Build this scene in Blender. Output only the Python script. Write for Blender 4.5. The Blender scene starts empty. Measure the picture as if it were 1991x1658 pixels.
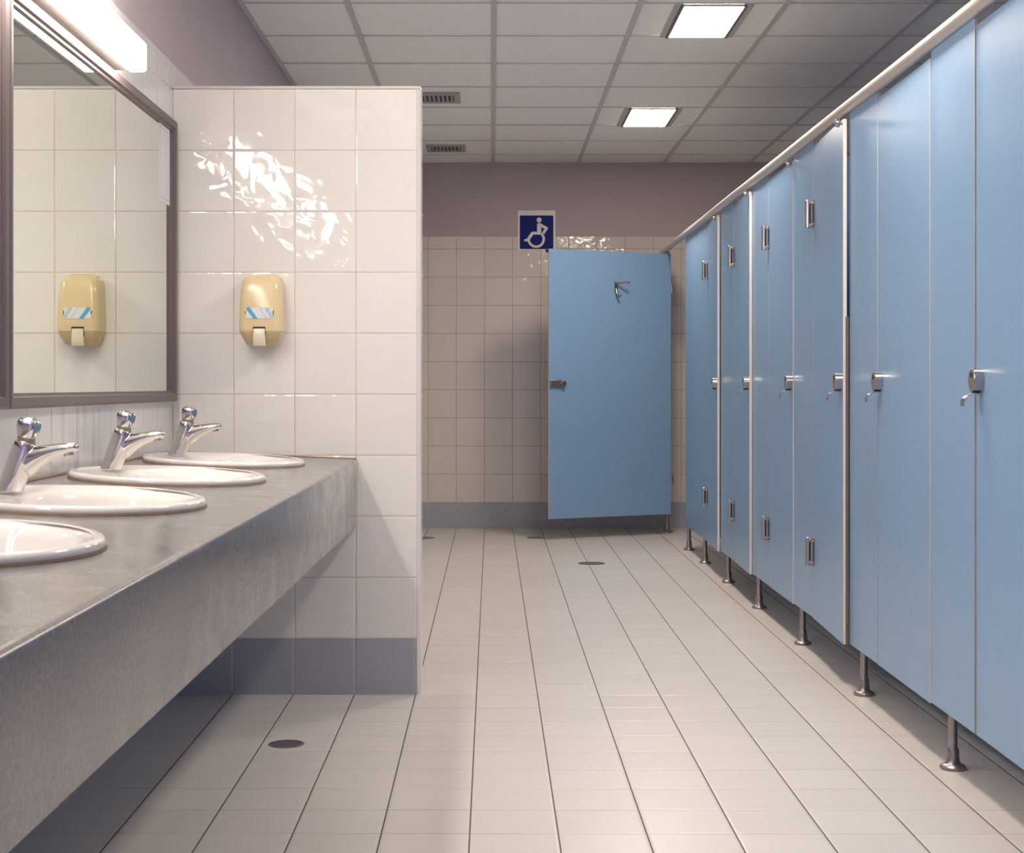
import bpy, bmesh, math, random
from mathutils import Vector, Matrix
from math import sin, cos, pi, radians, atan2, sqrt
random.seed(7)
S = bpy.context.scene
COL = S.collection

# ------------------------------------------------------------------ camera, world, exposure
CAM_H = 1.012
cd = bpy.data.cameras.new('camera'); cam = bpy.data.objects.new('camera', cd); COL.objects.link(cam)
cam.location = (0, 0, CAM_H); cam.rotation_euler = (pi/2, 0, 0)
cd.sensor_width = 36.0; cd.lens = 55.78; cd.sensor_fit = 'HORIZONTAL'
cd.shift_x = 0.0201; cd.shift_y = -0.0397
cd.clip_start = 0.05
cd.dof.use_dof = True; cd.dof.focus_distance = 5.4; cd.dof.aperture_fstop = 17
S.camera = cam
w = bpy.data.worlds.new('world'); S.world = w; w.use_nodes = True
bg = w.node_tree.nodes['Background']
bg.inputs['Color'].default_value = (0.58, 0.55, 1.0, 1); bg.inputs['Strength'].default_value = 0.4
S.view_settings.view_transform = 'Standard'; S.view_settings.look = 'None'
S.view_settings.exposure = 1.02; S.view_settings.gamma = 1.0; S.view_settings.use_curve_mapping = False
CEIL_POWER = 32.0
LAMP_POWER = 17.0
CEIL_COL = (1.0, 0.86, 0.72)
LAMP_COL = (1.0, 0.905, 0.80)

# ------------------------------------------------------------------ room dimensions (metres)
XL, XR = -1.048, 2.75           # left wall, right wall behind the cubicles
YF, YB = -1.6, 11.28            # open end behind the camera, back wall
ZC = 2.60                       # ceiling
ZT = 2.072                      # top of wall tiling
YP = 5.202                      # face of the dividing wall
BASE = 0.184

# ------------------------------------------------------------------ node helpers
def new_mat(name):
    m = bpy.data.materials.new(name); m.use_nodes = True
    nt = m.node_tree; b = nt.nodes['Principled BSDF']
    return m, nt, b
def N(nt, t, **kw):
    n = nt.nodes.new(t)
    for k, v in kw.items(): setattr(n, k, v)
    return n
def L(nt, a, b): nt.links.new(a, b)
def mth(nt, op, a, b=None, c=None):
    n = N(nt, 'ShaderNodeMath', operation=op)
    for i, v in enumerate((a, b, c)):
        if v is None: continue
        if isinstance(v, (int, float)): n.inputs[i].default_value = v
        else: L(nt, v, n.inputs[i])
    return n.outputs[0]
def mixc(nt, fac, a, b):
    n = N(nt, 'ShaderNodeMix', data_type='RGBA')
    if isinstance(fac, (int, float)): n.inputs[0].default_value = fac
    else: L(nt, fac, n.inputs[0])
    for i, v in ((6, a), (7, b)):
        if isinstance(v, tuple): n.inputs[i].default_value = (*v, 1) if len(v) == 3 else v
        else: L(nt, v, n.inputs[i])
    return n.outputs[2]
def maprange(nt, v, a, b, c, d):
    n = N(nt, 'ShaderNodeMapRange'); L(nt, v, n.inputs[0])
    for i, x in zip((1, 2, 3, 4), (a, b, c, d)): n.inputs[i].default_value = x
    return n.outputs[0]
def noise(nt, vec, scale, detail=2, rough=0.5, dist=0.0):
    n = N(nt, 'ShaderNodeTexNoise'); n.inputs['Scale'].default_value = scale
    n.inputs['Detail'].default_value = detail; n.inputs['Roughness'].default_value = rough
    n.inputs['Distortion'].default_value = dist
    if vec is not None: L(nt, vec, n.inputs['Vector'])
    return n
def objco(nt): return N(nt, 'ShaderNodeTexCoord').outputs['Object']

def simple(name, col, rough=0.5, metal=0.0, var=0.06, vscale=30, bump=0.0, bscale=200, spec=0.5, coat=0.0, gen=False):
    m, nt, b = new_mat(name)
    co = objco(nt)
    nz = noise(nt, co, vscale, 3)
    dark = tuple(c*(1-var) for c in col); lite = tuple(min(1, c*(1+var)) for c in col)
    L(nt, mixc(nt, nz.outputs['Fac'], dark, lite), b.inputs['Base Color'])
    b.inputs['Roughness'].default_value = rough; b.inputs['Metallic'].default_value = metal
    b.inputs['Specular IOR Level'].default_value = spec; b.inputs['Coat Weight'].default_value = coat
    if bump > 0:
        bn = noise(nt, co, bscale, 2); bp = N(nt, 'ShaderNodeBump'); bp.inputs['Distance'].default_value = bump
        L(nt, bn.outputs['Fac'], bp.inputs['Height']); L(nt, bp.outputs[0], b.inputs['Normal'])
    return m

def emis(name, col, strength):
    m, nt, b = new_mat(name)
    b.inputs['Base Color'].default_value = (0.9, 0.9, 0.88, 1)
    nz = noise(nt, objco(nt), 8, 1)
    L(nt, mixc(nt, nz.outputs['Fac'], tuple(c*0.97 for c in col), col), b.inputs['Emission Color'])
    b.inputs['Emission Strength'].default_value = strength
    return m

def tiles(name, ax, T, ph, col, grout, gw=0.003, rough=0.1, wavy=0.0006, wscale=26, var=0.03,
          grout2=None, gw2=None, stain=None, colvar=None):
    """glazed square tiles: ax = the two axes used, ph = where the joints start"""
    m, nt, b = new_mat(name)
    co = objco(nt); sp = N(nt, 'ShaderNodeSeparateXYZ'); L(nt, co, sp.inputs[0])
    u, v = sp.outputs[ax[0]], sp.outputs[ax[1]]
    uu = mth(nt, 'DIVIDE', mth(nt, 'SUBTRACT', u, ph[0]), T[0]); vv = mth(nt, 'DIVIDE', mth(nt, 'SUBTRACT', v, ph[1]), T[1])
    def edge(x, t, g):
        d = mth(nt, 'ABSOLUTE', mth(nt, 'SUBTRACT', mth(nt, 'FRACT', x), 0.5))
        return maprange(nt, d, 0.5 - (g*0.8)/t, 0.5 - (g*0.3)/t, 0, 1), maprange(nt, d, 0.5 - (g*2.2)/t, 0.5 - (g*0.3)/t, 0, 1)
    gu, gub = edge(uu, T[0], gw); gv, gvb = edge(vv, T[1], gw2 or gw)
    cmb = N(nt, 'ShaderNodeCombineXYZ'); L(nt, mth(nt, 'FLOOR', uu), cmb.inputs[0]); L(nt, mth(nt, 'FLOOR', vv), cmb.inputs[1])
    wn = N(nt, 'ShaderNodeTexWhiteNoise'); L(nt, cmb.outputs[0], wn.inputs['Vector'])
    hv = N(nt, 'ShaderNodeHueSaturation'); hv.inputs['Color'].default_value = (*col, 1)
    L(nt, maprange(nt, wn.outputs['Value'], 0, 1, 1-var, 1+var), hv.inputs['Value'])
    base = hv.outputs[0]
    big = noise(nt, co, 3.0, 4, 0.6)
    base = mixc(nt, maprange(nt, big.outputs['Fac'], 0.35, 0.75, 0, 0.10), base, tuple(c*0.72 for c in col))
    if stain:
        base = stain(nt, co, sp, base)
    gn = noise(nt, co, 5.0, 3)
    gA = mixc(nt, maprange(nt, gn.outputs['Fac'], 0.35, 0.65, 0, 1), grout, tuple(c*0.7 for c in grout))
    if grout2:
        gn2 = noise(nt, co, 2.3, 3)
        gB = mixc(nt, maprange(nt, gn2.outputs['Fac'], 0.35, 0.65, 0, 1), grout2, col)
        c1 = mixc(nt, gv, base, gB); c2 = mixc(nt, gu, c1, gA)
    else:
        c2 = mixc(nt, mth(nt, 'MAXIMUM', gu, gv), base, gA)
    L(nt, c2, b.inputs['Base Color'])
    gm = mth(nt, 'MAXIMUM', gu, gv); gmb = mth(nt, 'MAXIMUM', gub, gvb)
    L(nt, maprange(nt, gm, 0, 1, rough, 0.7), b.inputs['Roughness'])
    # wavy glaze: every tile has its own waviness
    off = N(nt, 'ShaderNodeVectorMath', operation='MULTIPLY_ADD'); L(nt, wn.outputs['Color'], off.inputs[0])
    off.inputs[1].default_value = (9, 9, 9); L(nt, co, off.inputs[2])
    nz = noise(nt, off.outputs[0], wscale, 1.2, 0.5, 0.4)
    hh = mth(nt, 'MULTIPLY', nz.outputs['Fac'], wavy)
    hh = mth(nt, 'MULTIPLY', hh, maprange(nt, wn.outputs['Value'], 0, 1, 0.55, 1.25))
    hh = mth(nt, 'SUBTRACT', hh, mth(nt, 'MULTIPLY', gmb, 0.0007))
    bp = N(nt, 'ShaderNodeBump'); bp.inputs['Distance'].default_value = 1.0; bp.inputs['Strength'].default_value = 1.0
    L(nt, hh, bp.inputs['Height']); L(nt, bp.outputs[0], b.inputs['Normal'])
    return m

# ------------------------------------------------------------------ mesh builder
class MB:
    def __init__(s): s.v = []; s.f = []; s.m = []
    def vert(s, p): s.v.append(tuple(p)); return len(s.v)-1
    def face(s, ids, m=0): s.f.append(tuple(ids)); s.m.append(m)
    def quad(s, a, b, c, d, m=0): s.face([s.vert(p) for p in (a, b, c, d)], m)
    def box(s, x0, x1, y0, y1, z0, z1, m=0, M=None):
        P = [(x, y, z) for x in (x0, x1) for y in (y0, y1) for z in (z0, z1)]
        if M is not None: P = [M @ Vector(p) for p in P]
        i = [s.vert(p) for p in P]
        for q in ((0,1,3,2),(4,6,7,5),(0,4,5,1),(2,3,7,6),(0,2,6,4),(1,5,7,3)): s.face([i[k] for k in q], m)
    def loft(s, rings, cap=(True, True), m=0, closed=True):
        R = [[s.vert(p) for p in r] for r in rings]; n = len(R[0])
        for a, b in zip(R, R[1:]):
            for k in range(n if closed else n-1):
                s.face((a[k], a[(k+1) % n], b[(k+1) % n], b[k]), m)
        if cap[0]: s.face(R[0][::-1], m)
        if cap[1]: s.face(R[-1], m)
    def tube(s, pts, rad, n=16, m=0, cap=(True, True)):
        pts = [Vector(p) for p in pts]
        if not isinstance(rad, (list, tuple)): rad = [rad]*len(pts)
        rings = []
        for i, p in enumerate(pts):
            d = (pts[min(i+1, len(pts)-1)] - pts[max(i-1, 0)]).normalized()
            up = Vector((0, 0, 1)) if abs(d.z) < 0.9 else Vector((0, 1, 0))
            a = d.cross(up).normalized(); b = a.cross(d)
            r = rad[i]; ra, rb = r if isinstance(r, tuple) else (r, r)
            rings.append([p + a*ra*cos(2*pi*k/n) + b*rb*sin(2*pi*k/n) for k in range(n)])
        s.loft(rings, cap, m)
    def lathe(s, prof, n=32, m=0, M=None, cap=(True, True)):
        rings = [[Vector((r*cos(2*pi*k/n), r*sin(2*pi*k/n), z)) for k in range(n)] for r, z in prof]
        if M is not None: rings = [[M @ p for p in r] for r in rings]
        s.loft(rings, cap, m)
    def prism(s, poly, h0, h1, f, m=0):
        """poly 2D points; f(u,v,h) -> 3D"""
        s.loft([[f(u, v, h0) for u, v in poly], [f(u, v, h1) for u, v in poly]], (True, True), m)
    def build(s, name, mats, parent=None, bevel=0, seg=2, smooth=True, loc=None, angle=35, fix=True):
        me = bpy.data.meshes.new(name); me.from_pydata(s.v, [], s.f)
        if not isinstance(mats, (list, tuple)): mats = [mats]
        for mt in mats: me.materials.append(mt)
        for p, k in zip(me.polygons, s.m): p.material_index = k
        if fix:
            bm = bmesh.new(); bm.from_mesh(me); bmesh.ops.recalc_face_normals(bm, faces=bm.faces); bm.to_mesh(me); bm.free()
        if smooth:
            me.shade_smooth(); me.set_sharp_from_angle(angle=radians(angle))
        o = bpy.data.objects.new(name, me); COL.objects.link(o)
        if parent is not None: o.parent = parent
        if loc: o.location = loc
        if bevel:
            b = o.modifiers.new('bevel', 'BEVEL'); b.width = bevel; b.segments = seg; b.limit_method = 'ANGLE'; b.angle_limit = radians(40)
        return o

def tag(o, label, cat, group=None):
    o['label'] = label; o['category'] = cat
    if group: o['group'] = group
    return o
def thing(name, label, cat, loc=(0, 0, 0), rot=(0, 0, 0), group=None):
    o = bpy.data.objects.new(name, None); COL.objects.link(o); o.empty_display_size = 0.1
    o.location = loc; o.rotation_euler = rot
    return tag(o, label, cat, group)
def struct(o): o['kind'] = 'structure'; return o
def dup(root, loc, label):
    r = root.copy(); COL.objects.link(r); r.location = loc; r['label'] = label
    for ch in list(root.children):
        c = ch.copy(); COL.objects.link(c); c.parent = r
        for g in list(ch.children):
            d = g.copy(); COL.objects.link(d); d.parent = c
    return r
def rrect(x0, x1, y0, y1, r, n=5):
    P = []
    for cx, cy, a0 in ((x1-r, y1-r, 0), (x0+r, y1-r, 90), (x0+r, y0+r, 180), (x1-r, y0+r, 270)):
        for k in range(n+1):
            a = radians(a0 + 90*k/n); P.append((cx+r*cos(a), cy+r*sin(a)))
    return P

# ------------------------------------------------------------------ materials
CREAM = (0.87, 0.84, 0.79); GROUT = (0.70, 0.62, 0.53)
def wall_stain(nt, co, sp, base):
    # grey limescale streaks running down between the mirrors and the counter
    mp = N(nt, 'ShaderNodeMapping'); mp.inputs['Scale'].default_value = (1, 11, 1.4); L(nt, co, mp.inputs[0])
    n = noise(nt, mp.outputs[0], 1.6, 4, 0.6)
    band = mth(nt, 'MULTIPLY', maprange(nt, sp.outputs[1], 3.75, 3.95, 0, 1), maprange(nt, sp.outputs[1], 4.2, 4.45, 1, 0))
    zz = maprange(nt, sp.outputs[2], 0.95, 1.0, 1, 0)
    f = mth(nt, 'MULTIPLY', mth(nt, 'MULTIPLY', band, zz), maprange(nt, n.outputs['Fac'], 0.45, 0.66, 0, 0.65))
    return mixc(nt, f, base, (0.40, 0.40, 0.43))
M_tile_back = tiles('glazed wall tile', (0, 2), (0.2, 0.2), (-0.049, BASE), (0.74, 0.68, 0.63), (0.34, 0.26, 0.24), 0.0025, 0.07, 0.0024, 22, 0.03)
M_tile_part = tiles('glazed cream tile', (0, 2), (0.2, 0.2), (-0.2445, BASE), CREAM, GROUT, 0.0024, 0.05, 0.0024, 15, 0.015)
M_tile_side = tiles('glazed cream tile side', (1, 2), (0.2, 0.2), (YP+0.02, BASE-0.006), CREAM, GROUT, 0.0024, 0.08, 0.0006, 20, 0.015)
M_tile_left = tiles('glazed wall tile left', (1, 2), (0.2, 0.2), (3.58, BASE), (0.80, 0.78, 0.78), (0.60, 0.57, 0.57), 0.0024, 0.14, 0.0006, 20, 0.02, stain=wall_stain)
M_base = tiles('grey skirting tile', (0, 2), (0.2, 5.0), (-0.049, -1), (0.40, 0.415, 0.46), (0.58, 0.55, 0.54), 0.003, 0.22, 0.0003, 20, 0.03)
M_base_y = tiles('grey skirting tile side', (1, 2), (0.2, 5.0), (3.58, -1), (0.40, 0.415, 0.46), (0.58, 0.55, 0.54), 0.003, 0.22, 0.0003, 20, 0.03)
M_floor = tiles('matt floor tile', (0, 1), (0.2, 0.2), (-0.049, 4.987), (0.71, 0.672, 0.64), (0.10, 0.075, 0.065), 0.0034, 0.30, 0.00012, 30, 0.025,
                grout2=(0.30, 0.26, 0.23), gw2=0.0024)
M_paint = simple('mauve grey wall paint', (0.50, 0.425, 0.45), 0.6, var=0.04, vscale=3, bump=0.0004, bscale=60)
M_paint_right_shaded = simple('mauve paint with painted shade', (0.20, 0.165, 0.19), 0.7, var=0.04, vscale=3)  # shade above and behind the cubicles is painted into this wall colour
M_tile_right_shaded = tiles('wall tile with painted shade', (1, 2), (0.2, 0.2), (3.58, BASE), (0.45, 0.43, 0.44), (0.3, 0.28, 0.28), 0.0024, 0.2, 0.0004, 20, 0.02)  # tile colour darkened to stand in for the dim stall interiors
M_panel = simple('ceiling panel', (0.90, 0.88, 0.875), 0.9, var=0.05, vscale=60, bump=0.0006, bscale=160, spec=0.2)
M_tbar = simple('ceiling grid metal', (0.55, 0.545, 0.58), 0.5, var=0.04)
M_cap = simple('cream tile trim', (0.75, 0.71, 0.68), 0.18, var=0.02)
def blue_mat():
    m, nt, b = new_mat('blue laminate board')
    co = objco(nt)
    mp = N(nt, 'ShaderNodeMapping'); mp.inputs['Scale'].default_value = (60, 60, 2.0); L(nt, co, mp.inputs[0])
    n1 = noise(nt, mp.outputs[0], 1.0, 4); n2 = noise(nt, co, 2.2, 3)
    c = mixc(nt, n1.outputs['Fac'], (0.213, 0.372, 0.602), (0.219, 0.380, 0.612))
    c = mixc(nt, maprange(nt, n2.outputs['Fac'], 0.3, 0.7, 0, 0.25), c, (0.25, 0.385, 0.57))
    v = N(nt, 'ShaderNodeTexVoronoi'); v.inputs['Scale'].default_value = 14; L(nt, co, v.inputs['Vector'])
    L(nt, c, b.inputs['Base Color'])
    L(nt, maprange(nt, n1.outputs['Fac'], 0.3, 0.7, 0.32, 0.345), b.inputs['Roughness'])
    b.inputs['Specular IOR Level'].default_value = 0.5
    bp = N(nt, 'ShaderNodeBump'); bp.inputs['Distance'].default_value = 0.00025
    L(nt, n1.outputs['Fac'], bp.inputs['Height']); L(nt, bp.outputs[0], b.inputs['Normal'])
    return m
M_blue = blue_mat()
M_edge = simple('cream laminate edge', (0.72, 0.69, 0.65), 0.4, var=0.05)
M_edge2 = simple('beige laminate edge', (0.42, 0.385, 0.34), 0.4, var=0.05)
M_brown = simple('brown exposed core', (0.16, 0.11, 0.09), 0.7, var=0.25, vscale=40)
M_steel = simple('brushed steel', (0.50, 0.46, 0.45), 0.26, 1.0, var=0.1, vscale=60)
M_legm = simple('dull steel tube', (0.36, 0.33, 0.33), 0.36, 1.0, var=0.12, vscale=60)
M_chrome = simple('chrome', (0.60, 0.57, 0.57), 0.13, 1.0, var=0.05, vscale=40)
M_dirty = simple('limescaled chrome', (0.40, 0.35, 0.29), 0.35, 1.0, var=0.2, vscale=120)
M_rail = simple('satin rail', (0.66, 0.61, 0.57), 0.38, 0.55, var=0.05)
M_hinge_shadow = simple('hinge plate with painted shadow', (0.10, 0.07, 0.07), 0.35, 0.5)  # dark colour paints the shadow behind the hinge barrel
M_black = simple('black rubber', (0.02, 0.017, 0.02), 0.5)
M_sump = simple('drain sump', (0.07, 0.05, 0.05), 0.6)
M_grate = simple('worn drain grate', (0.26, 0.22, 0.21), 0.4, 0.3, var=0.2, vscale=80)
M_dark = simple('dark recess', (0.05, 0.03, 0.035), 0.7)
M_china = simple('white glazed china', (0.86, 0.83, 0.80), 0.07, var=0.02, vscale=6, coat=0.3)
M_seal = simple('rust stained sealant', (0.36, 0.26, 0.18), 0.6, var=0.4, vscale=30)
M_frame = simple('brown anodised frame', (0.15, 0.115, 0.115), 0.42, 0.1, var=0.06, vscale=20)
M_yellow = simple('yellowed plastic', (0.80, 0.64, 0.38), 0.17, var=0.03, vscale=10)
M_yellow2 = simple('yellowed plastic base', (0.72, 0.56, 0.32), 0.28, var=0.03, vscale=10)
M_lever = simple('ivory plastic', (0.80, 0.72, 0.56), 0.25, var=0.03)
M_white = simple('white plastic', (0.85, 0.82, 0.79), 0.3, var=0.03)
M_navy = simple('navy sign blue', (0.004, 0.017, 0.19), 0.45, var=0.15, vscale=12, spec=0.15)
M_picto = simple('sign white', (0.80, 0.75, 0.77), 0.35, var=0.02)
M_paper = simple('paper', (0.74, 0.74, 0.78), 0.6, var=0.02)
M_line = simple('faint printed line', (0.45, 0.42, 0.43), 0.6)
M_lampbody = simple('lamp housing', (0.62, 0.57, 0.52), 0.4, var=0.03)
M_fix = simple('light fixture frame', (0.50, 0.48, 0.48), 0.4, var=0.03)
M_fixdark = simple('fixture reveal', (0.20, 0.15, 0.14), 0.5, var=0.05)
M_vent = simple('vent metal', (0.40, 0.37, 0.40), 0.5, var=0.05)
M_ceil_light = emis('ceiling light diffuser', CEIL_COL, CEIL_POWER)
M_lamp = emis('fluorescent diffuser', LAMP_COL, LAMP_POWER)
def mirror_mat():
    m, nt, b = new_mat('mirror glass')
    n = noise(nt, objco(nt), 4, 2)
    L(nt, mixc(nt, n.outputs['Fac'], (0.83, 0.855, 0.76), (0.85, 0.875, 0.78)), b.inputs['Base Color'])
    b.inputs['Metallic'].default_value = 1; b.inputs['Roughness'].default_value = 0.005
    return m
M_mirror = mirror_mat()
def granite():
    m, nt, b = new_mat('grey speckled stone')
    co = objco(nt); sp = N(nt, 'ShaderNodeSeparateXYZ'); L(nt, co, sp.inputs[0])
    n1 = noise(nt, co, 130, 4, 0.7); n2 = noise(nt, co, 9, 4, 0.6); n3 = noise(nt, co, 420, 2)
    c = mixc(nt, maprange(nt, n1.outputs['Fac'], 0.35, 0.66, 0, 1), (0.15, 0.142, 0.146), (0.245, 0.235, 0.23))
    c = mixc(nt, maprange(nt, n3.outputs['Fac'], 0.62, 0.72, 0, 0.45), c, (0.42, 0.40, 0.39))
    c = mixc(nt, maprange(nt, n2.outputs['Fac'], 0.4, 0.7, 0, 0.25), c, (0.21, 0.20, 0.20))
    # vertical limescale runs down the front board near its far end
    mp = N(nt, 'ShaderNodeMapping'); mp.inputs['Scale'].default_value = (0.2, 9, 0.35); L(nt, co, mp.inputs[0])
    n4 = noise(nt, mp.outputs[0], 1.5, 3, 0.7)
    band = mth(nt, 'MULTIPLY', maprange(nt, sp.outputs[1], 3.9, 4.3, 0, 1), maprange(nt, sp.outputs[2], 0.765, 0.75, 0, 1))
    c = mixc(nt, mth(nt, 'MULTIPLY', band, maprange(nt, n4.outputs['Fac'], 0.40, 0.60, 0, 0.85)), c, (0.34, 0.32, 0.30))
    L(nt, c, b.inputs['Base Color'])
    L(nt, maprange(nt, n2.outputs['Fac'], 0.3, 0.7, 0.13, 0.26), b.inputs['Roughness'])
    bp = N(nt, 'ShaderNodeBump'); bp.inputs['Distance'].default_value = 0.00015
    L(nt, n1.outputs['Fac'], bp.inputs['Height']); L(nt, bp.outputs[0], b.inputs['Normal'])
    return m
M_stone = granite()
def label_mat():
    m, nt, b = new_mat('blue and white printed label')
    co = objco(nt); sp = N(nt, 'ShaderNodeSeparateXYZ'); L(nt, co, sp.inputs[0])
    n = noise(nt, co, 60, 2)
    u = mth(nt, 'ADD', mth(nt, 'ADD', sp.outputs[0], mth(nt, 'MULTIPLY', mth(nt, 'SUBTRACT', sp.outputs[2], 0.104), 0.7)), mth(nt, 'MULTIPLY', mth(nt, 'SUBTRACT', n.outputs['Fac'], 0.5), 0.012))
    def band(c, h): return maprange(nt, mth(nt, 'ABSOLUTE', mth(nt, 'SUBTRACT', u, c)), h*0.6, h, 1, 0)
    c = mixc(nt, band(-0.026, 0.010), (0.80, 0.82, 0.83), (0.13, 0.42, 0.62))
    c = mixc(nt, mth(nt, 'MULTIPLY', band(0.032, 0.009), 0.6), c, (0.30, 0.55, 0.70))
    c = mixc(nt, mth(nt, 'MULTIPLY', band(0.010, 0.005), 0.3), c, (0.45, 0.55, 0.62))
    L(nt, c, b.inputs['Base Color']); b.inputs['Roughness'].default_value = 0.2
    return m
M_label = label_mat()

# ------------------------------------------------------------------ setting
b = MB(); b.quad((XL, YF, 0), (XR, YF, 0), (XR, YB, 0), (XL, YB, 0)); b.quad((XL, YF, -0.1), (XL, YB, -0.1), (XR, YB, -0.1), (XR, YF, -0.1))
struct(b.build('floor', M_floor, fix=False))

b = MB(); b.box(XL-0.15, XL, YF, YB+0.15, -0.1, ZT, 0); b.box(XL-0.15, XL-0.001, YF, YB+0.15, ZT, ZC+0.1, 1)
struct(b.build('wall_left', [M_tile_left, M_paint]))
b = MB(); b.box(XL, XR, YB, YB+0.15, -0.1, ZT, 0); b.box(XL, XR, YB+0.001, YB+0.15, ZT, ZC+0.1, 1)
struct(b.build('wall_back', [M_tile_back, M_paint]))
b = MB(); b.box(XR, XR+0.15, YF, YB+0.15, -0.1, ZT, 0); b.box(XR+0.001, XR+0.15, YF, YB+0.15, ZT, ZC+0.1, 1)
struct(b.build('wall_right', [M_tile_right_shaded, M_paint_right_shaded]))
# dividing wall with a rounded trim on its free end
XE = -0.2300
b = MB()
b.box(XL, XE-0.0145, YP, YP+0.10, 0, 1.984, 0)
b.box(XE-0.0145, XE, YP+0.0145, YP+0.10, 0, 1.984, 1)
arc = [(XE-0.0145+0.0145*sin(a), YP+0.0145-0.0145*cos(a)) for a in [pi/2*k/6 for k in range(7)]]
poly = arc + [(XE-0.0145, YP+0.0145)]
b.loft([[(x, y, 0) for x, y in poly], [(x, y, 1.984) for x, y in poly]], (True, True), 2)
struct(b.build('wall_middle', [M_tile_part, M_tile_side, M_cap]))
b = MB()
b.box(XL, XE, YP-0.001, YP+0.101, 1.984, 1.996, 0)
struct(b.build('trim_1', M_cap, bevel=0.006, seg=3))
b = MB(); b.box(XL, XE-0.0145, YP-0.0015, YP, 0, BASE)
struct(b.build('baseboard_middle', M_base))
b = MB(); b.box(XL, XR, YB-0.0015, YB, 0, BASE)
struct(b.build('baseboard_back', M_base))
b = MB(); b.box(XL, XL+0.0015, YF, YB, 0, BASE)
struct(b.build('baseboard_left', M_base_y))
# suspended ceiling: panels with T-bar grid
GX = [0.010+0.607*k for k in range(-2, 6)]; GX = [x for x in GX if XL+0.03 < x < XR-0.03]
GY = [10.88-0.6155*k for k in range(0, 21)]
b = MB()
xs = [XL]+GX+[XR]; ys = [YB]+GY+[YF]
for i in range(len(xs)-1):
    for j in range(len(ys)-1):
        x0, x1 = xs[i], xs[i+1]; y1, y0 = ys[j], ys[j+1]
        if y1-y0 < 0.01: continue
        sg = random.uniform(0.0, 0.004)
        tx, ty = random.uniform(-0.002, 0.002), random.uniform(-0.002, 0.002)
        n = 4; ids = {}
        for p in range(n+1):
            for q in range(n+1):
                fx, fy = p/n, q/n
                z = ZC - sg*(4*fx*(1-fx))*(0.5+2*fy*(1-fy)) + tx*(fx-0.5) + ty*(fy-0.5)
                ids[p, q] = b.vert((x0+(x1-x0)*fx, y0+(y1-y0)*fy, z))
        for p in range(n):
            for q in range(n): b.face((ids[p, q], ids[p, q+1], ids[p+1, q+1], ids[p+1, q]), 0)
for x in GX: b.box(x-0.012, x+0.012, YF, YB, ZC-0.007, ZC+0.03, 1)
for y in GY: b.box(XL, XR, y-0.008, y+0.008, ZC-0.0045, ZC+0.03, 1)
b.box(XL, XL+0.022, YF, YB, ZC-0.006, ZC+0.02, 1); b.box(XL, XR, YB-0.015, YB, ZC-0.006, ZC+0.02, 1)
b.box(XR-0.022, XR, YF, YB, ZC-0.006, ZC+0.02, 1)
b.box(XL, XR, YF, YB, ZC+0.05, ZC+0.06, 0)
struct(b.build('ceiling', [M_panel, M_tbar], fix=False, angle=20))

# ------------------------------------------------------------------ ceiling lights and vents
def ceiling_light(y, label):
    t = thing('ceiling_light', label, 'ceiling light', (0.925, y, ZC-0.02), group='square ceiling lights')
    hx, hy = 0.125, 0.285
    f = MB()
    for sx in (-1, 1):
        f.box(min(sx*(hx+0.014), sx*(hx+0.040)), max(sx*(hx+0.014), sx*(hx+0.040)), -0.297, 0.297, 0.006, 0.016)
    r = MB()
    for sx in (-1, 1):
        r.box(min(sx*hx, sx*(hx+0.014)), max(sx*hx, sx*(hx+0.014)), -0.297, 0.297, 0.003, 0.016)
    for sy in (-1, 1):
        f.box(-hx, hx, min(sy*hy, sy*0.297), max(sy*hy, sy*0.297), 0.006, 0.016)
    f.build('frame', M_fix, t, bevel=0.002)
    r.build('reveal', M_fixdark, t)
    d = MB(); d.box(-hx, hx, -hy, hy, 0.004, 0.015); d.build('diffuser', M_ceil_light, t)
    return t
ceiling_light(6.879, 'bright ceiling light panel nearer the camera, at the top of the photo')
ceiling_light(9.341, 'bright ceiling light panel farther back, towards the wheelchair sign wall')
ceiling_light(4.417, 'bright ceiling light panel out of the top of the frame, over the counter end')

def ceiling_vent(y, label):
    t = thing('ceiling_vent', label, 'air vent', (-0.303, y, ZC-0.012), group='grey louvred ceiling vents')
    f = MB()
    for a, c, d, e in ((-0.13, -0.098, -0.145, 0.145), (0.098, 0.13, -0.145, 0.145), (-0.098, 0.098, -0.145, -0.10), (-0.098, 0.098, 0.10, 0.145)):
        f.box(a, c, d, e, 0, 0.012)
    f.build('frame', M_vent, t, bevel=0.001)
    bk = MB(); bk.box(-0.098, 0.098, -0.10, 0.10, 0.0085, 0.0115); bk.build('backing', M_dark, t)
    for k in range(8):
        x = -0.086+0.0245*k
        s = MB(); s.box(-0.0065, 0.0065, -0.10, 0.10, -0.001, 0.001, M=Matrix.Translation((x, 0, 0.004)) @ Matrix.Rotation(radians(-30), 4, 'Y'))
        s.build('slat', M_vent, t)
ceiling_vent(8.72, 'grey louvred ceiling vent half hidden by the tiled dividing wall')
ceiling_vent(10.57, 'grey louvred ceiling vent close to the back wall')

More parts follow.
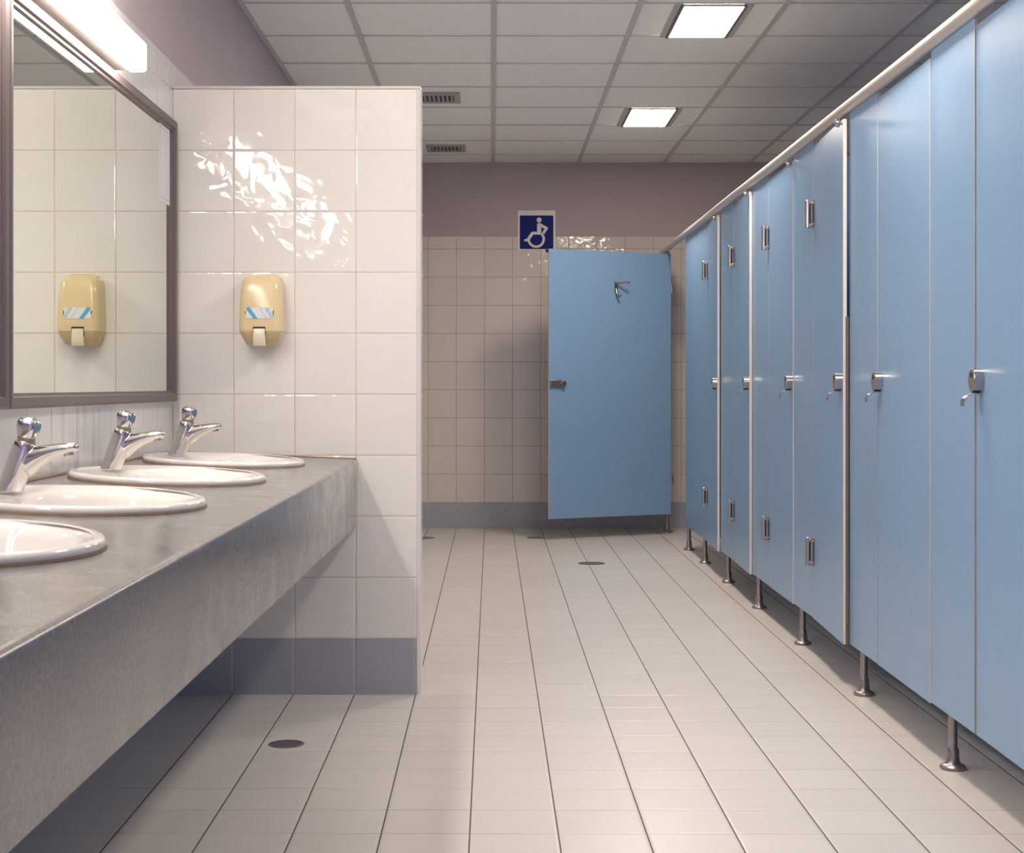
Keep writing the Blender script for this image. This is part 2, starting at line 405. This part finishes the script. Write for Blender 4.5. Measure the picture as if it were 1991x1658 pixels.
# ------------------------------------------------------------------ sign on the back wall
def sign():
    t = thing('wheelchair_sign', 'square blue and white wheelchair sign above the open blue door', 'sign', (0.3215, YB, 1.977))
    U = 0.267/1010.0
    fx = lambda x: (x-875)*U
    fz = lambda y: (1320-y)*U
    def f(u, v, h): return (fx(u), -h, fz(v))
    p = MB(); p.prism(rrect(370, 1380, 255, 1320, 18), 0.0, 0.004, f); p.build('plate', M_white, t)
    q = MB(); q.prism(rrect(422, 1324, 392, 1295, 26), 0.004, 0.0046, f); q.build('blue_panel', M_navy, t)
    g = MB(); H0 = 0.0046; H = [0.0052]
    def up(): H[0] += 0.00004; return H[0]
    def disc(cx, cy, r, n=28): g.prism([(cx+r*cos(2*pi*k/n), cy+r*sin(2*pi*k/n)) for k in range(n)], H0, up(), f)
    def bar(a, c, wd, e=True):
        ax, ay = a; cx, cy = c; d = sqrt((cx-ax)**2+(cy-ay)**2); nx, ny = -(cy-ay)/d*wd/2, (cx-ax)/d*wd/2
        g.prism([(ax+nx, ay+ny), (ax-nx, ay-ny), (cx-nx, cy-ny), (cx+nx, cy+ny)], H0, up(), f)
    disc(942, 513, 67)
    disc(943, 650, 57); bar((943, 650), (943, 870), 114)
    bar((955, 635), (1138, 738), 78); disc(955, 635, 39); disc(1138, 738, 39); bar((1138, 738), (1052, 872), 74)
    bar((760, 868), (985, 868), 78); disc(762, 868, 39); bar((762, 868), (640, 1045), 82)
    bar((572, 1056), (665, 1056), 66); disc(572, 1056, 33)
    cx, cy, ro, ri = 862, 1028, 236, 170
    a0, a1, n = radians(-48), radians(186), 40      # angles run downwards in sign coordinates
    for k in range(n):
        p0, p1 = a0+(a1-a0)*k/n, a0+(a1-a0)*(k+1)/n
        g.prism([(cx+ro*cos(p0), cy+ro*sin(p0)), (cx+ro*cos(p1), cy+ro*sin(p1)), (cx+ri*cos(p1), cy+ri*sin(p1)), (cx+ri*cos(p0), cy+ri*sin(p0))], H0, up(), f)
    g.build('pictogram', M_picto, t, smooth=False)
sign()

# ------------------------------------------------------------------ mirrors, notice, lamps on the left wall
def mirror(y0, y1, label):
    t = thing('wall_mirror', label, 'mirror', (XL, (y0+y1)/2, 0.962), group='framed mirrors over the counter')
    h = (y1-y0)/2; z1 = 0.908; fw = 0.034
    f = MB()
    # moulded frame profile: outer lip, face, inner step
    prof = [(0.0, 0.0), (0.0, 0.024), (0.006, 0.027), (fw-0.010, 0.025), (fw-0.006, 0.018), (fw, 0.017), (fw, 0.0)]
    rings = []
    for cy, cz, sy, sz in ((-h, 0, 1, 1), (h, 0, -1, 1), (h, z1, -1, -1), (-h, z1, 1, -1)):
        rings.append([(d, cy+sy*a, cz+sz*a) for a, d in prof])
    rings.append(rings[0])
    f.loft(rings, (False, False)); f.build('frame', M_frame, t, angle=25)
    g = MB(); g.box(0.002, 0.010, -h+fw-0.004, h-fw+0.004, fw-0.004, z1-fw+0.004); g.build('glass', M_mirror, t)
    return t
mirror(3.372, 5.165, 'large brown framed mirror beside the tiled dividing wall')
mirror(1.575, 3.368, 'brown framed mirror at the left edge of the photo, mostly cut off')

t = thing('paper_notice', 'pale sheet of paper stuck to the mirror corner beside the frame', 'notice', (XL+0.010, 5.045, 1.592))
p = MB(); p.box(0.0, 0.0012, -0.088, 0.070, 0, 0.245); p.build('sheet', M_paper, t)
p = MB()
for a in ((-0.080, 0.062, 0.012, 0.0135), (-0.080, 0.062, 0.231, 0.2325), (-0.080, -0.0785, 0.0135, 0.231), (0.0605, 0.062, 0.0135, 0.231)):
    p.box(0.0012, 0.0015, *a)
p.build('border_line', M_line, t)

def mirror_lamp(y0, y1, label):
    t = thing('mirror_lamp', label, 'wall lamp', (XL, (y0+y1)/2, 1.880), group='fluorescent lamps above the mirrors')
    h = (y1-y0)/2
    bse = MB(); bse.box(0.0, 0.048, -h, h-0.004, 0.0, 0.085); bse.build('housing', M_lampbody, t, bevel=0.003)
    d = MB(); poly = rrect(0.048, 0.098, -0.004, 0.078, 0.010)
    d.loft([[(x, y, z) for x, z in poly] for y in (-h, h)]); d.build('diffuser', M_lamp, t)
mirror_lamp(2.87, 4.372, 'glowing white lamp box above the large mirror')
mirror_lamp(1.10, 2.60, 'glowing white lamp box above the mirror at the left edge')

# ------------------------------------------------------------------ counter, basins, taps
CX0, CX1, CY0, CY1 = XL+0.002, -0.443, 0.35, YP
ZFr, TILT = 0.772, 0.0413
TH = math.atan(TILT)
def cz(x): return ZFr + (CX1-x)*TILT
SINK_Y = [4.665, 3.855, 3.045, 2.235]; SINK_X = -0.785; RX, RY = 0.233, 0.280
ct = thing('vanity_counter', 'long grey speckled stone counter holding the white basins', 'counter', (0, 0, 0))
CXW = CX1-0.008
b = MB(); th = 0.035
cells = [(4.26, 5.202, 4.665), (3.45, 4.26, 3.855), (2.64, 3.45, 3.045), (1.83, 2.64, 2.235)]
for y0, y1, yc in cells:
    corners = [atan2(y-yc, x-SINK_X) for x in (CX0, CXW) for y in (y0, y1)]
    angs = sorted(set([round(2*pi*k/56-pi, 6) for k in range(56)] + [round(a, 6) for a in corners]))
    E, Rr = [], []
    for a in angs:
        c, s = cos(a), sin(a)
        E.append((SINK_X+RX*0.93*c, yc+RY*0.93*s) if False else None)
        tx = ((CXW if c > 0 else CX0)-SINK_X)/c if abs(c) > 1e-9 else 1e9
        ty = ((y1 if s > 0 else y0)-yc)/s if abs(s) > 1e-9 else 1e9
        q = min(tx, ty); Rr.append((SINK_X+q*c, yc+q*s))
        k = 0.93/sqrt((c/RX)**2+(s/RY)**2); E[-1] = (SINK_X+k*c, yc+k*s)
    n = len(angs)
    for dz, flip in ((0, False), (-th, True)):
        ei = [b.vert((x, y, cz(x)+dz)) for x, y in E]; ri = [b.vert((x, y, cz(x)+dz)) for x, y in Rr]
        for k in range(n):
            q = (ei[k], ri[k], ri[(k+1) % n], ei[(k+1) % n]); b.face(q[::-1] if flip else q)
        if not flip: top = ei
        else:
            for k in range(n): b.face((top[k], top[(k+1) % n], ei[(k+1) % n], ei[k]))
for dz, flip in ((0, False), (-th, True)):
    q = [(CX0, CY0, cz(CX0)+dz), (CXW, CY0, cz(CXW)+dz), (CXW, 1.83, cz(CXW)+dz), (CX0, 1.83, cz(CX0)+dz)]
    b.quad(*(q[::-1] if flip else q))
b.quad((CX0, CY0, cz(CX0)), (CX0, CY0, cz(CX0)-th), (CXW, CY0, cz(CXW)-th), (CXW, CY0, cz(CXW)))
b.build('worktop', M_stone, ct, fix=False, smooth=False)
b = MB()
r = 0.010
def apron(y, zb):
    P = [(CX1-0.03, ZFr+0.03*TILT-th), (CX1-0.03, zb), (CX1+0.004, zb)]
    P += [(CX1+0.004-r+r*cos(a), ZFr-r+r*sin(a)) for a in [pi/2*k/5 for k in range(6)]]
    P += [(CXW, cz(CXW)), (CXW, ZFr-th)]
    return [(x, y, z) for x, z in P]
b.loft([apron(CY0, 0.597), apron(CY1, 0.557)]); b.build('front_board', M_stone, ct)
b = MB()
pts = [(XL+0.0056, CY0, cz(XL)+0.001), (XL+0.0056, YP-0.003, cz(XL)+0.001)]
b.tube(pts, 0.004, 6); b.tube([(XL+0.0056, YP-0.003, cz(XL)+0.001), (CX1, YP-0.003, cz(CX1)+0.001)], 0.0028, 6)
b.build('sealant', M_seal, ct)

def ell(sc, z, cxs=0.0, rx=RX, ry=RY, n=56): return [(cxs+rx*sc*cos(2*pi*k/n), ry*sc*sin(2*pi*k/n), z) for k in range(n)]
def make_sink():
    t = thing('wash_basin', '', 'basin', group='oval white wash basins in the counter')
    b = MB()
    bx, brx, bry = 0.045, 0.155, 0.232
    rings = [ell(0.92, 0.0), ell(0.985, 0.001), ell(1.0, 0.006), ell(0.997, 0.011), ell(0.982, 0.0155), ell(0.955, 0.017),
             ell(0.925, 0.0155), ell(1.08, 0.0125, bx, brx, bry), ell(1.0, 0.008, bx, brx, bry), ell(0.95, -0.008, bx, brx, bry),
             ell(0.88, -0.045, bx, brx, bry), ell(0.74, -0.090, bx, brx, bry), ell(0.5, -0.120, bx, brx, bry), ell(0.2, -0.132, bx, brx, bry), ell(0.12, -0.134, bx, brx, bry)]
    out = [ell(0.20, -0.146, bx, brx, bry), ell(0.55, -0.134, bx, brx, bry), ell(0.84, -0.096, bx, brx, bry), ell(0.99, -0.04, bx, brx, bry), ell(0.90, -0.002)]
    b.loft(rings + out[:0], (False, True)); b.loft([rings[0]] + out[::-1], (False, True))
    b.build('bowl', M_china, t, angle=60)
    s = MB(); rr = [ell(1.0, 0.0), ell(1.006, 0.0), ell(1.004, 0.004), ell(0.99, 0.0045)]
    s.loft(rr, (False, False)); s.build('sealant', M_seal, t)
    d = MB(); d.lathe([(0.0005, -0.1335), (0.018, -0.1335), (0.023, -0.132), (0.024, -0.1325), (0.024, -0.136)], 24, M=Matrix.Translation((bx, 0, 0.0012))); d.build('drain', M_chrome, t)
    return t
def make_tap():
    t = thing('push_tap', '', 'tap', group='chrome push taps on the basins')
    lean = math.atan(0.28)
    b = MB()
    def sec(p, ra, rb, tilt, n=20):
        R = Matrix.Rotation(tilt, 3, 'Y')
        return [Vector(p)+R @ Vector((ra*cos(2*pi*k/n), rb*sin(2*pi*k/n), 0)) for k in range(n)]
    b.loft([sec((0.0, 0, 0.0), 0.0255, 0.0245, 0), sec((0.002, 0, 0.008), 0.0252, 0.0242, 0.1), sec((0.010, 0, 0.035), 0.0250, 0.0238, lean), sec((0.0185, 0, 0.065), 0.0240, 0.0230, lean),
            sec((0.0252, 0, 0.089), 0.0222, 0.0218, lean), sec((0.0276, 0, 0.0975), 0.0195, 0.0195, lean)])
    # spout: deep where it leaves the body, thin at the lip
    cl = [(0.012, 0.052), (0.030, 0.058), (0.050, 0.069), (0.072, 0.0785), (0.095, 0.0855), (0.112, 0.0895), (0.124, 0.0915), (0.129, 0.0920)]
    hh = [0.028, 0.029, 0.0215, 0.0160, 0.0128, 0.0108, 0.0085, 0.004]; ww = [0.018, 0.0195, 0.0200, 0.0198, 0.0192, 0.0182, 0.0155, 0.010]
    rg = []
    for i, (x, z) in enumerate(cl):
        a = cl[max(0, i-1)]; c = cl[min(len(cl)-1, i+1)]; an = atan2(c[1]-a[1], c[0]-a[0])
        rg.append([(x - sin(an)*hh[i]*sin(q)*1.0, ww[i]*cos(q), z + cos(an)*hh[i]*sin(q)) for q in [2*pi*k/20 for k in range(20)]])
    b.loft(rg)
    o = b.build('body', M_chrome, t, angle=180)
    m = o.modifiers.new('remesh', 'REMESH'); m.mode = 'VOXEL'; m.voxel_size = 0.0016; m.use_smooth_shade = True
    m = o.modifiers.new('smooth', 'SMOOTH'); m.iterations = 9; m.factor = 0.5
    R = Matrix.Translation((0.0272, 0, 0.0955)) @ Matrix.Rotation(lean*0.55, 4, 'Y')
    n = MB(); n.lathe([(0.0185, -0.001), (0.0195, 0.002), (0.0185, 0.004), (0.0165, 0.0045), (0.0165, 0.007), (0.0175, 0.008), (0.0175, 0.0105), (0.016, 0.011)], 28, M=R); n.build('collar', M_dirty, t)
    k = MB(); seg = 48; rings = []
    prof = [(0.0175, 0.011, 0), (0.0205, 0.016, .3), (0.0222, 0.026, .7), (0.0235, 0.0370, 1), (0.0222, 0.0415, .8), (0.0180, 0.0460, .5), (0.010, 0.0492, .2), (0.002, 0.0502, 0)]
    for rr, z, fl in prof:
        ring = []
        for q in range(seg):
            a = 2*pi*q/seg; f6 = ((a+pi/6) % (pi/3))-pi/6
            ring.append(R @ Vector((rr*cos(a)*(1-0.35*fl*(1-cos(f6))*0-0.10*fl*(abs(sin(3*a))**2)), rr*sin(a)*(1-0.10*fl*(abs(sin(3*a))**2)), z)))
        rings.append(ring)
    k.loft(rings); k.build('push_knob', M_chrome, t, angle=28)
    a = MB(); a.lathe([(0.0085, 0.0), (0.0092, 0.001), (0.0092, 0.008), (0.007, 0.009)], 20, M=Matrix.Translation((0.111, 0, 0.0745)) @ Matrix.Rotation(radians(-12), 4, 'Y')); a.build('aerator', M_dirty, t)
    return t
SINKL = ['oval white wash basin farthest along the counter, against the tiled dividing wall', 'oval white wash basin second from the tiled dividing wall',
         'oval white wash basin third from the tiled dividing wall, partly cut by the left edge', 'oval white wash basin nearest the camera, half cut off at the left edge']
TAPL = ['chrome push tap on the farthest basin, beside the dividing wall', 'chrome push tap on the second basin from the dividing wall',
        'chrome push tap at the left edge of the photo, on the third basin', 'chrome push tap on the nearest basin, outside the left edge']
s0, t0 = make_sink(), make_tap()
for i, y in enumerate(SINK_Y):
    s = s0 if i == 0 else dup(s0, (0, 0, 0), '')
    s.location = (SINK_X, y, cz(SINK_X)+0.0003); s.rotation_euler = (0, TH, 0); s['label'] = SINKL[i]
    q = t0 if i == 0 else dup(t0, (0, 0, 0), '')
    x = SINK_X-0.140
    q.location = (x, y, cz(x)+0.0162); q.rotation_euler = (0, TH, 0); q['label'] = TAPL[i]

# ------------------------------------------------------------------ soap dispenser on the dividing wall
t = thing('soap_dispenser', 'yellowed plastic soap dispenser on the cream tiled wall', 'soap dispenser', (-0.7445, YP, 1.142))
def disp_ring(z, hw, d, r, n=6):
    """outline at height z: back on the wall (y=0), front at -d, front corners rounded"""
    P = [(-hw, 0), ]
    for k in range(n+1):
        a = pi+pi/2*k/n; P.append((-hw+r*0.9+r*0.9*cos(a), -d+r+r*sin(a)))
    for k in range(n+1):
        a = 1.5*pi+pi/2*k/n; P.append((hw-r*0.9+r*0.9*cos(a), -d+r+r*sin(a)))
    P.append((hw, 0))
    return [(x, y, z) for x, y in P]
b = MB()
b.loft([disp_ring(z, hw, d, r) for z, hw, d, r in ((0.046, 0.0685, 0.103, 0.022), (0.05, 0.0685, 0.104, 0.022), (0.11, 0.068, 0.102, 0.024), (0.17, 0.066, 0.098, 0.028), (0.198, 0.064, 0.093, 0.032),
        (0.212, 0.061, 0.086, 0.034), (0.222, 0.056, 0.076, 0.034), (0.229, 0.048, 0.062, 0.03), (0.2325, 0.038, 0.045, 0.022))])
b.build('cover', M_yellow, t, angle=60)
b = MB(); b.loft([disp_ring(z, hw, d, r) for z, hw, d, r in ((0.0, 0.047, 0.060, 0.018), (0.006, 0.052, 0.070, 0.018), (0.040, 0.0665, 0.100, 0.02), (0.0457, 0.068, 0.1025, 0.022))])
b.build('lower_housing', M_yellow2, t, angle=45)
b = MB(); b.prism(rrect(-0.045, 0.043, 0.086, 0.122, 0.006), 0.1000, 0.1046, lambda u, v, h: (u, -h, v)); b.build('label_window', M_label, t)
b = MB(); b.box(-0.047, -0.0445, -0.1048, -0.099, 0.100, 0.111); b.build('window_clip', M_dark, t); b = MB(); b.box(0.0420, 0.0445, -0.1048, -0.099, 0.098, 0.112); b.build('window_clip', M_dark, t)
b = MB(); b.prism(rrect(-0.022, 0.018, 0.030, 0.060, 0.002), 0.0985, 0.1046, lambda u, v, h: (u, -h, v)); b.build('lever_slot', M_dark, t)
b = MB()
prof = [(0.054, 0.1050), (0.045, 0.1075), (0.035, 0.109), (0.020, 0.109), (0.006, 0.106), (-0.002, 0.102)]
rg = []
for z, d in prof:
    hw = 0.0185 + 0.0015*(0.054-z)/0.056
    rg.append([(-0.002-hw, -d+0.016, z), (-0.002-hw, -d, z), (-0.002-hw*0.5, -d-0.0012, z), (-0.002+hw*0.5, -d-0.0012, z), (-0.002+hw, -d, z), (-0.002+hw, -d+0.016, z)])
b.loft(rg); b.build('push_lever', M_lever, t, bevel=0.0015)

# ------------------------------------------------------------------ toilet cubicles
XD, XD2 = 1.205, 1.218            # front and back of the boards
ZB, ZTOP, ZP = 0.144, 1.910, 1.9305
b = MB(); b.tube([(1.200, 2.5, 1.950), (1.200, YB, 1.950)], 0.020, 28)
rail = b.build('head_rail', M_rail); tag(rail, 'long pale metal rail running along the tops of the blue cubicles', 'rail')

def leg_parts(t, y):
    o = MB(); o.tube([(XD+0.015, y, 0.050), (XD+0.015, y, ZB)], 0.0120, 20); lg = o.build('leg', M_legm, t)
    f = MB(); f.lathe([(0.032, 0.0), (0.0340, 0.003), (0.0335, 0.008), (0.0295, 0.0118), (0.0215, 0.0145), (0.0180, 0.020), (0.0165, 0.034), (0.0160, 0.052), (0.0150, 0.055), (0.0120, 0.0555)], 28, M=Matrix.Translation((XD+0.015, y, 0))); f.build('foot', M_legm, lg)
def board(t, y0, y1, z0, z1, x0=XD, x1=XD2, name='board'):
    o = MB(); o.box(x0, x1, y0+0.0012, y1-0.0012, z0, z1, 0)
    for k, (ax, sgn) in enumerate(()): pass
    o.m = [1, 1, 1, 1, 1, 1]; o.m[0] = 0; o.m[1] = 0
    return o.build(name, [M_blue, M_edge2], t, bevel=0.001, seg=1)
def pilaster(y0, y1, legs, label, divider=True):
    t = thing('cubicle_panel', label, 'panel', (0, 0, 0), group='fixed blue cubicle panels')
    board(t, y0, y1, ZB, ZP)
    for y in legs: leg_parts(t, y)
    if divider:
        o = MB(); o.box(XD2+0.0005, XR-0.002, legs[0]-0.0065, legs[0]+0.0065, ZB, ZTOP); o.m = [1, 1, 0, 0, 1, 1]  # unseen partition, added to block bounced light and keep the stalls dark
        o.build('unseen_side_partition', [M_blue, M_edge], t)
pilaster(8.861, 9.847, (9.055, 9.79), 'wide fixed blue panel at the far end, beside the open stall doorway')
pilaster(7.884, 8.344, (8.165,), 'narrow fixed blue panel between the two farthest closed doors')
pilaster(6.903, 7.324, (7.225,), 'narrow fixed blue panel, second from the far end of the row')
pilaster(5.943, 6.327, (6.215,), 'narrow fixed blue panel, midway along the cubicle row')
pilaster(4.953, 5.337, (5.195,), 'narrow fixed blue panel just right of the wide cream door edge')
pilaster(3.957, 4.350, (4.195,), 'narrow fixed blue panel nearest the right edge, with the frontmost leg')
pilaster(2.960, 3.355, (3.19,), 'narrow fixed blue panel past the right edge of the photo')
t = thing('cubicle_panel', 'narrow fixed blue panel against the back wall, behind the open door', 'panel', (0, 0, 0), group='fixed blue cubicle panels')
board(t, 10.84, YB, ZB, ZP); leg_parts(t, 11.0)

def hinge(t, z, sd=1):
    """hinge at local y=0 (the seam), z = centre"""
    h = MB(); hl = 0.053
    h.lathe([(0.0078, -hl), (0.0105, -hl+0.002), (0.0105, hl-0.002), (0.0078, hl)], 20, M=Matrix.Translation((-0.019, 0, z)))
    for s in (-1, 1):
        h.lathe([(0.0114, -0.004), (0.0118, 0), (0.0114, 0.004)], 20, M=Matrix.Translation((-0.019, 0, z+s*(hl-0.006))))
    o = h.build('hinge', M_steel, t)
    a = MB()
    for s in (-1, 1):
        a.box(-0.016, -0.0009, -0.012, 0.012, z+s*(hl-0.010)-0.006, z+s*(hl-0.010)+0.006)
        a.lathe([(0.0055, 0), (0.005, 0.003), (0.002, 0.0042)], 14, M=Matrix.Translation((-0.0015, -0.017, z+s*(hl-0.014))) @ Matrix.Rotation(-pi/2, 4, 'Y'))
    a.build('bracket', M_steel, o, bevel=0.001)
    p = MB(); p.box(-0.0030, 0.0, -0.026, 0.0, z-hl+0.004, z+hl-0.004); p.build('shadow_back_plate', M_hinge_shadow, o)  # plate run under the barrel, its dark colour standing for the shadowed slot
    return o
def lock(t, y, z, sd):
    R = Matrix.Translation((0, y, z)) @ Matrix.Rotation(-pi/2, 4, 'Y')
    # teardrop body: outline in (z, y), extruded along -x
    k = MB(); n = 40; out = []
    for q in range(n):
        a = 2*pi*q/n; rr = 0.0285; yy = rr*sin(a); zz = rr*cos(a)
        if zz < 0: yy *= 1-0.30*(-zz/rr)**1.5; zz *= 1.12
        out.append((yy, zz))
    k.loft([[(-h, y+u*s, z+v*s) for u, v in out] for h, s in ((0.0, 1.0), (0.0238, 1.0), (0.0250, 0.955))])
    o = k.build('lock', M_steel, t, angle=28)
    d = MB(); d.lathe([(0.0075, 0.0245), (0.0072, 0.0262)], 16, M=Matrix.Translation((0, y, z+0.0130)) @ Matrix.Rotation(-pi/2, 4, 'Y')); d.build('indicator', M_black, o)
    # hooked lever under the knob
    l = MB(); wd = 0.0135; th_ = 0.0020
    c = [(0.002, -0.0300), (0.010, -0.0335), (0.022, -0.0340), (0.034, -0.0375), (0.0425, -0.044), (0.0468, -0.053), (0.047, -0.064)]
    rg = []
    for i, (x, zz) in enumerate(c):
        a0 = c[max(0, i-1)]; a1 = c[min(len(c)-1, i+1)]; an = atan2(a1[1]-a0[1], a1[0]-a0[0]); nx, nz = -sin(an)*th_/2, cos(an)*th_/2
        rg.append([(-(x+nx), y-wd, z+zz+nz), (-(x+nx), y+wd, z+zz+nz), (-(x-nx), y+wd, z+zz-nz), (-(x-nx), y-wd, z+zz-nz)])
    l.loft(rg); l.build('lever', M_steel, o, angle=50)
    return o
def bumper(t, y, z):
    k = MB(); k.lathe([(0.006, 0.0), (0.006, 0.008), (0.0135, 0.009), (0.0145, 0.014), (0.013, 0.022), (0.008, 0.025), (0.001, 0.026)], 20, M=Matrix.Translation((0, y, z)) @ Matrix.Rotation(-pi/2, 4, 'Y'))
    k.build('bumper', M_steel, t)
def door_board(t, y0, y1, z0, z1, core=False):
    o = MB(); o.box(0.0, XD2-XD, y0+0.0012, y1-0.0012, z0, z1)
    o.m = [0, 0, 1, 1, 1, 1]
    d = o.build('board', [M_blue, M_edge], t, bevel=0.0012, seg=2)
    if core:
        c = MB(); c.box(XD2-XD-0.0046, XD2-XD+0.0058, y0+0.0002, y0+0.02, z0, 1.245); c.build('exposed_core', M_brown, t)
    return d
def out_door(yh, yl, ajar, label, core=False):
    """hinged at the far edge yh, opening into the room; latch edge yl stands proud by ajar metres"""
    w = yh-yl; ang = math.asin(ajar/w)
    t = thing('cubicle_door', label, 'door', (XD, yh, 0), (0, 0, -ang), group='closed blue cubicle doors')
    door_board(t, -w, 0, ZB-0.002, ZTOP, core)
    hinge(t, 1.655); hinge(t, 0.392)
    lock(t, -w+0.032, 1.026, 1)
    bumper(t, -w+0.018, ZTOP-0.012)
    return t
out_door(8.861, 8.344, 0.017, 'closed blue cubicle door farthest down the row')
out_door(7.884, 7.324, 0.014, 'closed blue cubicle door second from the far end')
out_door(6.903, 6.327, 0.003, 'closed blue cubicle door third from the far end, shut flush')
out_door(5.943, 5.337, 0.022, 'blue cubicle door slightly ajar with wide cream and brown edge', core=True)
def in_door(yl, yn, dx_far, dx_near, label):
    """lock at the far edge yl, hinged inside at the near edge yn"""
    w = yl-yn; ang = math.atan2(dx_far-dx_near, w)
    t = thing('cubicle_door', label, 'door', (XD+dx_far, yl, 0), (0, 0, ang*-1), group='closed blue cubicle doors')
    door_board(t, -w, 0, ZB-0.002, ZTOP)
    lock(t, -0.045, 1.026, 1)
    return t
in_door(4.953, 4.350, 0.001, -0.0035, 'closed blue cubicle door with no outer hinges, between the two nearest narrow panels')
in_door(3.957, 3.355, 0.0035, -0.002, 'closed blue cubicle door cut off by the right edge of the photo')

# wide door standing open in front of the back wall
hx, hy = 1.222, 10.80; fx, fy = 0.378, 10.385
w = sqrt((hx-fx)**2+(hy-fy)**2); ang = atan2(fy-hy, fx-hx)
t = thing('cubicle_door', 'wide blue cubicle door standing open in front of the back wall', 'door', (hx, hy, 0), (0, 0, ang))
# local +x runs from hinge to free edge; face turned to the camera is local +y
o = MB(); o.box(0, w, -0.013, 0.0, ZB-0.004, ZTOP); o.m = [1, 1, 0, 0, 1, 1]
o.build('board', [M_blue, M_edge], t, bevel=0.0012)
for z in (1.672, 0.372):
    k = MB(); k.tube([(-0.010, -0.004, z-0.03), (-0.010, -0.004, z+0.03)], 0.012, 16); k.build('hinge', M_legm, t)
k = MB(); k.lathe([(0.006, 0), (0.006, 0.008), (0.0135, 0.009), (0.0145, 0.016), (0.012, 0.024), (0.002, 0.026)], 20, M=Matrix.Translation((w-0.004, -0.013, ZTOP-0.010)) @ Matrix.Rotation(pi/2, 4, 'X')); k.build('bumper', M_black, t)
k = MB(); k.box(w-0.098, w-0.004, 0.0, 0.012, 1.000, 1.050); lt = k.build('latch', M_legm, t, bevel=0.004)
k = MB(); k.tube([(w-0.098, 0.012, 1.025), (w-0.098, 0.024, 1.025)], 0.021, 20); k.build('thumb_turn', M_legm, lt, bevel=0.002)
xk = w*0.462; zk = 1.668
k = MB(); k.box(xk-0.014, xk+0.014, 0.0, 0.004, zk-0.03, zk+0.04); hk = k.build('coat_hook', M_legm, t, bevel=0.003)
k = MB(); k.tube([(xk, 0.004, zk+0.028), (xk-0.01, 0.025, zk+0.030), (xk-0.035, 0.055, zk+0.032), (xk-0.055, 0.070, zk+0.034)], [0.007, 0.006, 0.0055, 0.006], 12)
k.lathe([(0.001, -0.010), (0.007, -0.007), (0.010, 0), (0.007, 0.007), (0.001, 0.010)], 14, M=Matrix.Translation((xk-0.057, 0.071, zk+0.034))); k.build('upper_prong', M_legm, hk)
k = MB(); k.tube([(xk, 0.004, zk-0.01), (xk, 0.014, zk-0.035), (xk-0.003, 0.026, zk-0.058), (xk-0.008, 0.042, zk-0.062), (xk-0.010, 0.050, zk-0.050)], [0.010, 0.009, 0.007, 0.006, 0.006], 12); k.build('lower_prong', M_legm, hk)

# ------------------------------------------------------------------ floor drains
def drain(x, y, d, label):
    t = thing('floor_drain', label, 'drain', (x, y, 0), group='round metal floor drains'); r = d/2
    k = MB(); k.lathe([(r, 0.0), (r, 0.0016), (r-0.002, 0.0024), (r*0.84, 0.0022), (r*0.84, 0.0006)], 36, cap=(False, False)); k.build('ring', M_steel, t)
    k = MB(); k.lathe([(r*0.85, 0.0003), (r*0.85, 0.0007)], 32); k.build('sump', M_sump, t)
    n = 6
    for q in range(n):
        yy = -r*0.7 + 1.4*r*q/(n-1); hl = sqrt(max(0, (r*0.83)**2-yy*yy))
        k = MB(); k.box(-hl, hl, yy-r*0.07, yy+r*0.07, 0.0008, 0.0018); k.build('grate_bar', M_grate, t)
drain(-0.5786, 4.48, 0.102, 'round floor drain in front of the dividing wall, beneath the counter edge')
drain(0.570, 9.036, 0.155, 'round floor drain in the open floor before the open blue door')
drain(-0.452, 10.55, 0.15, 'round floor drain near the back wall, cut by the dividing wall edge')
drain(0.285, 10.56, 0.10, 'small round floor drain at the tip of the open door shadow')
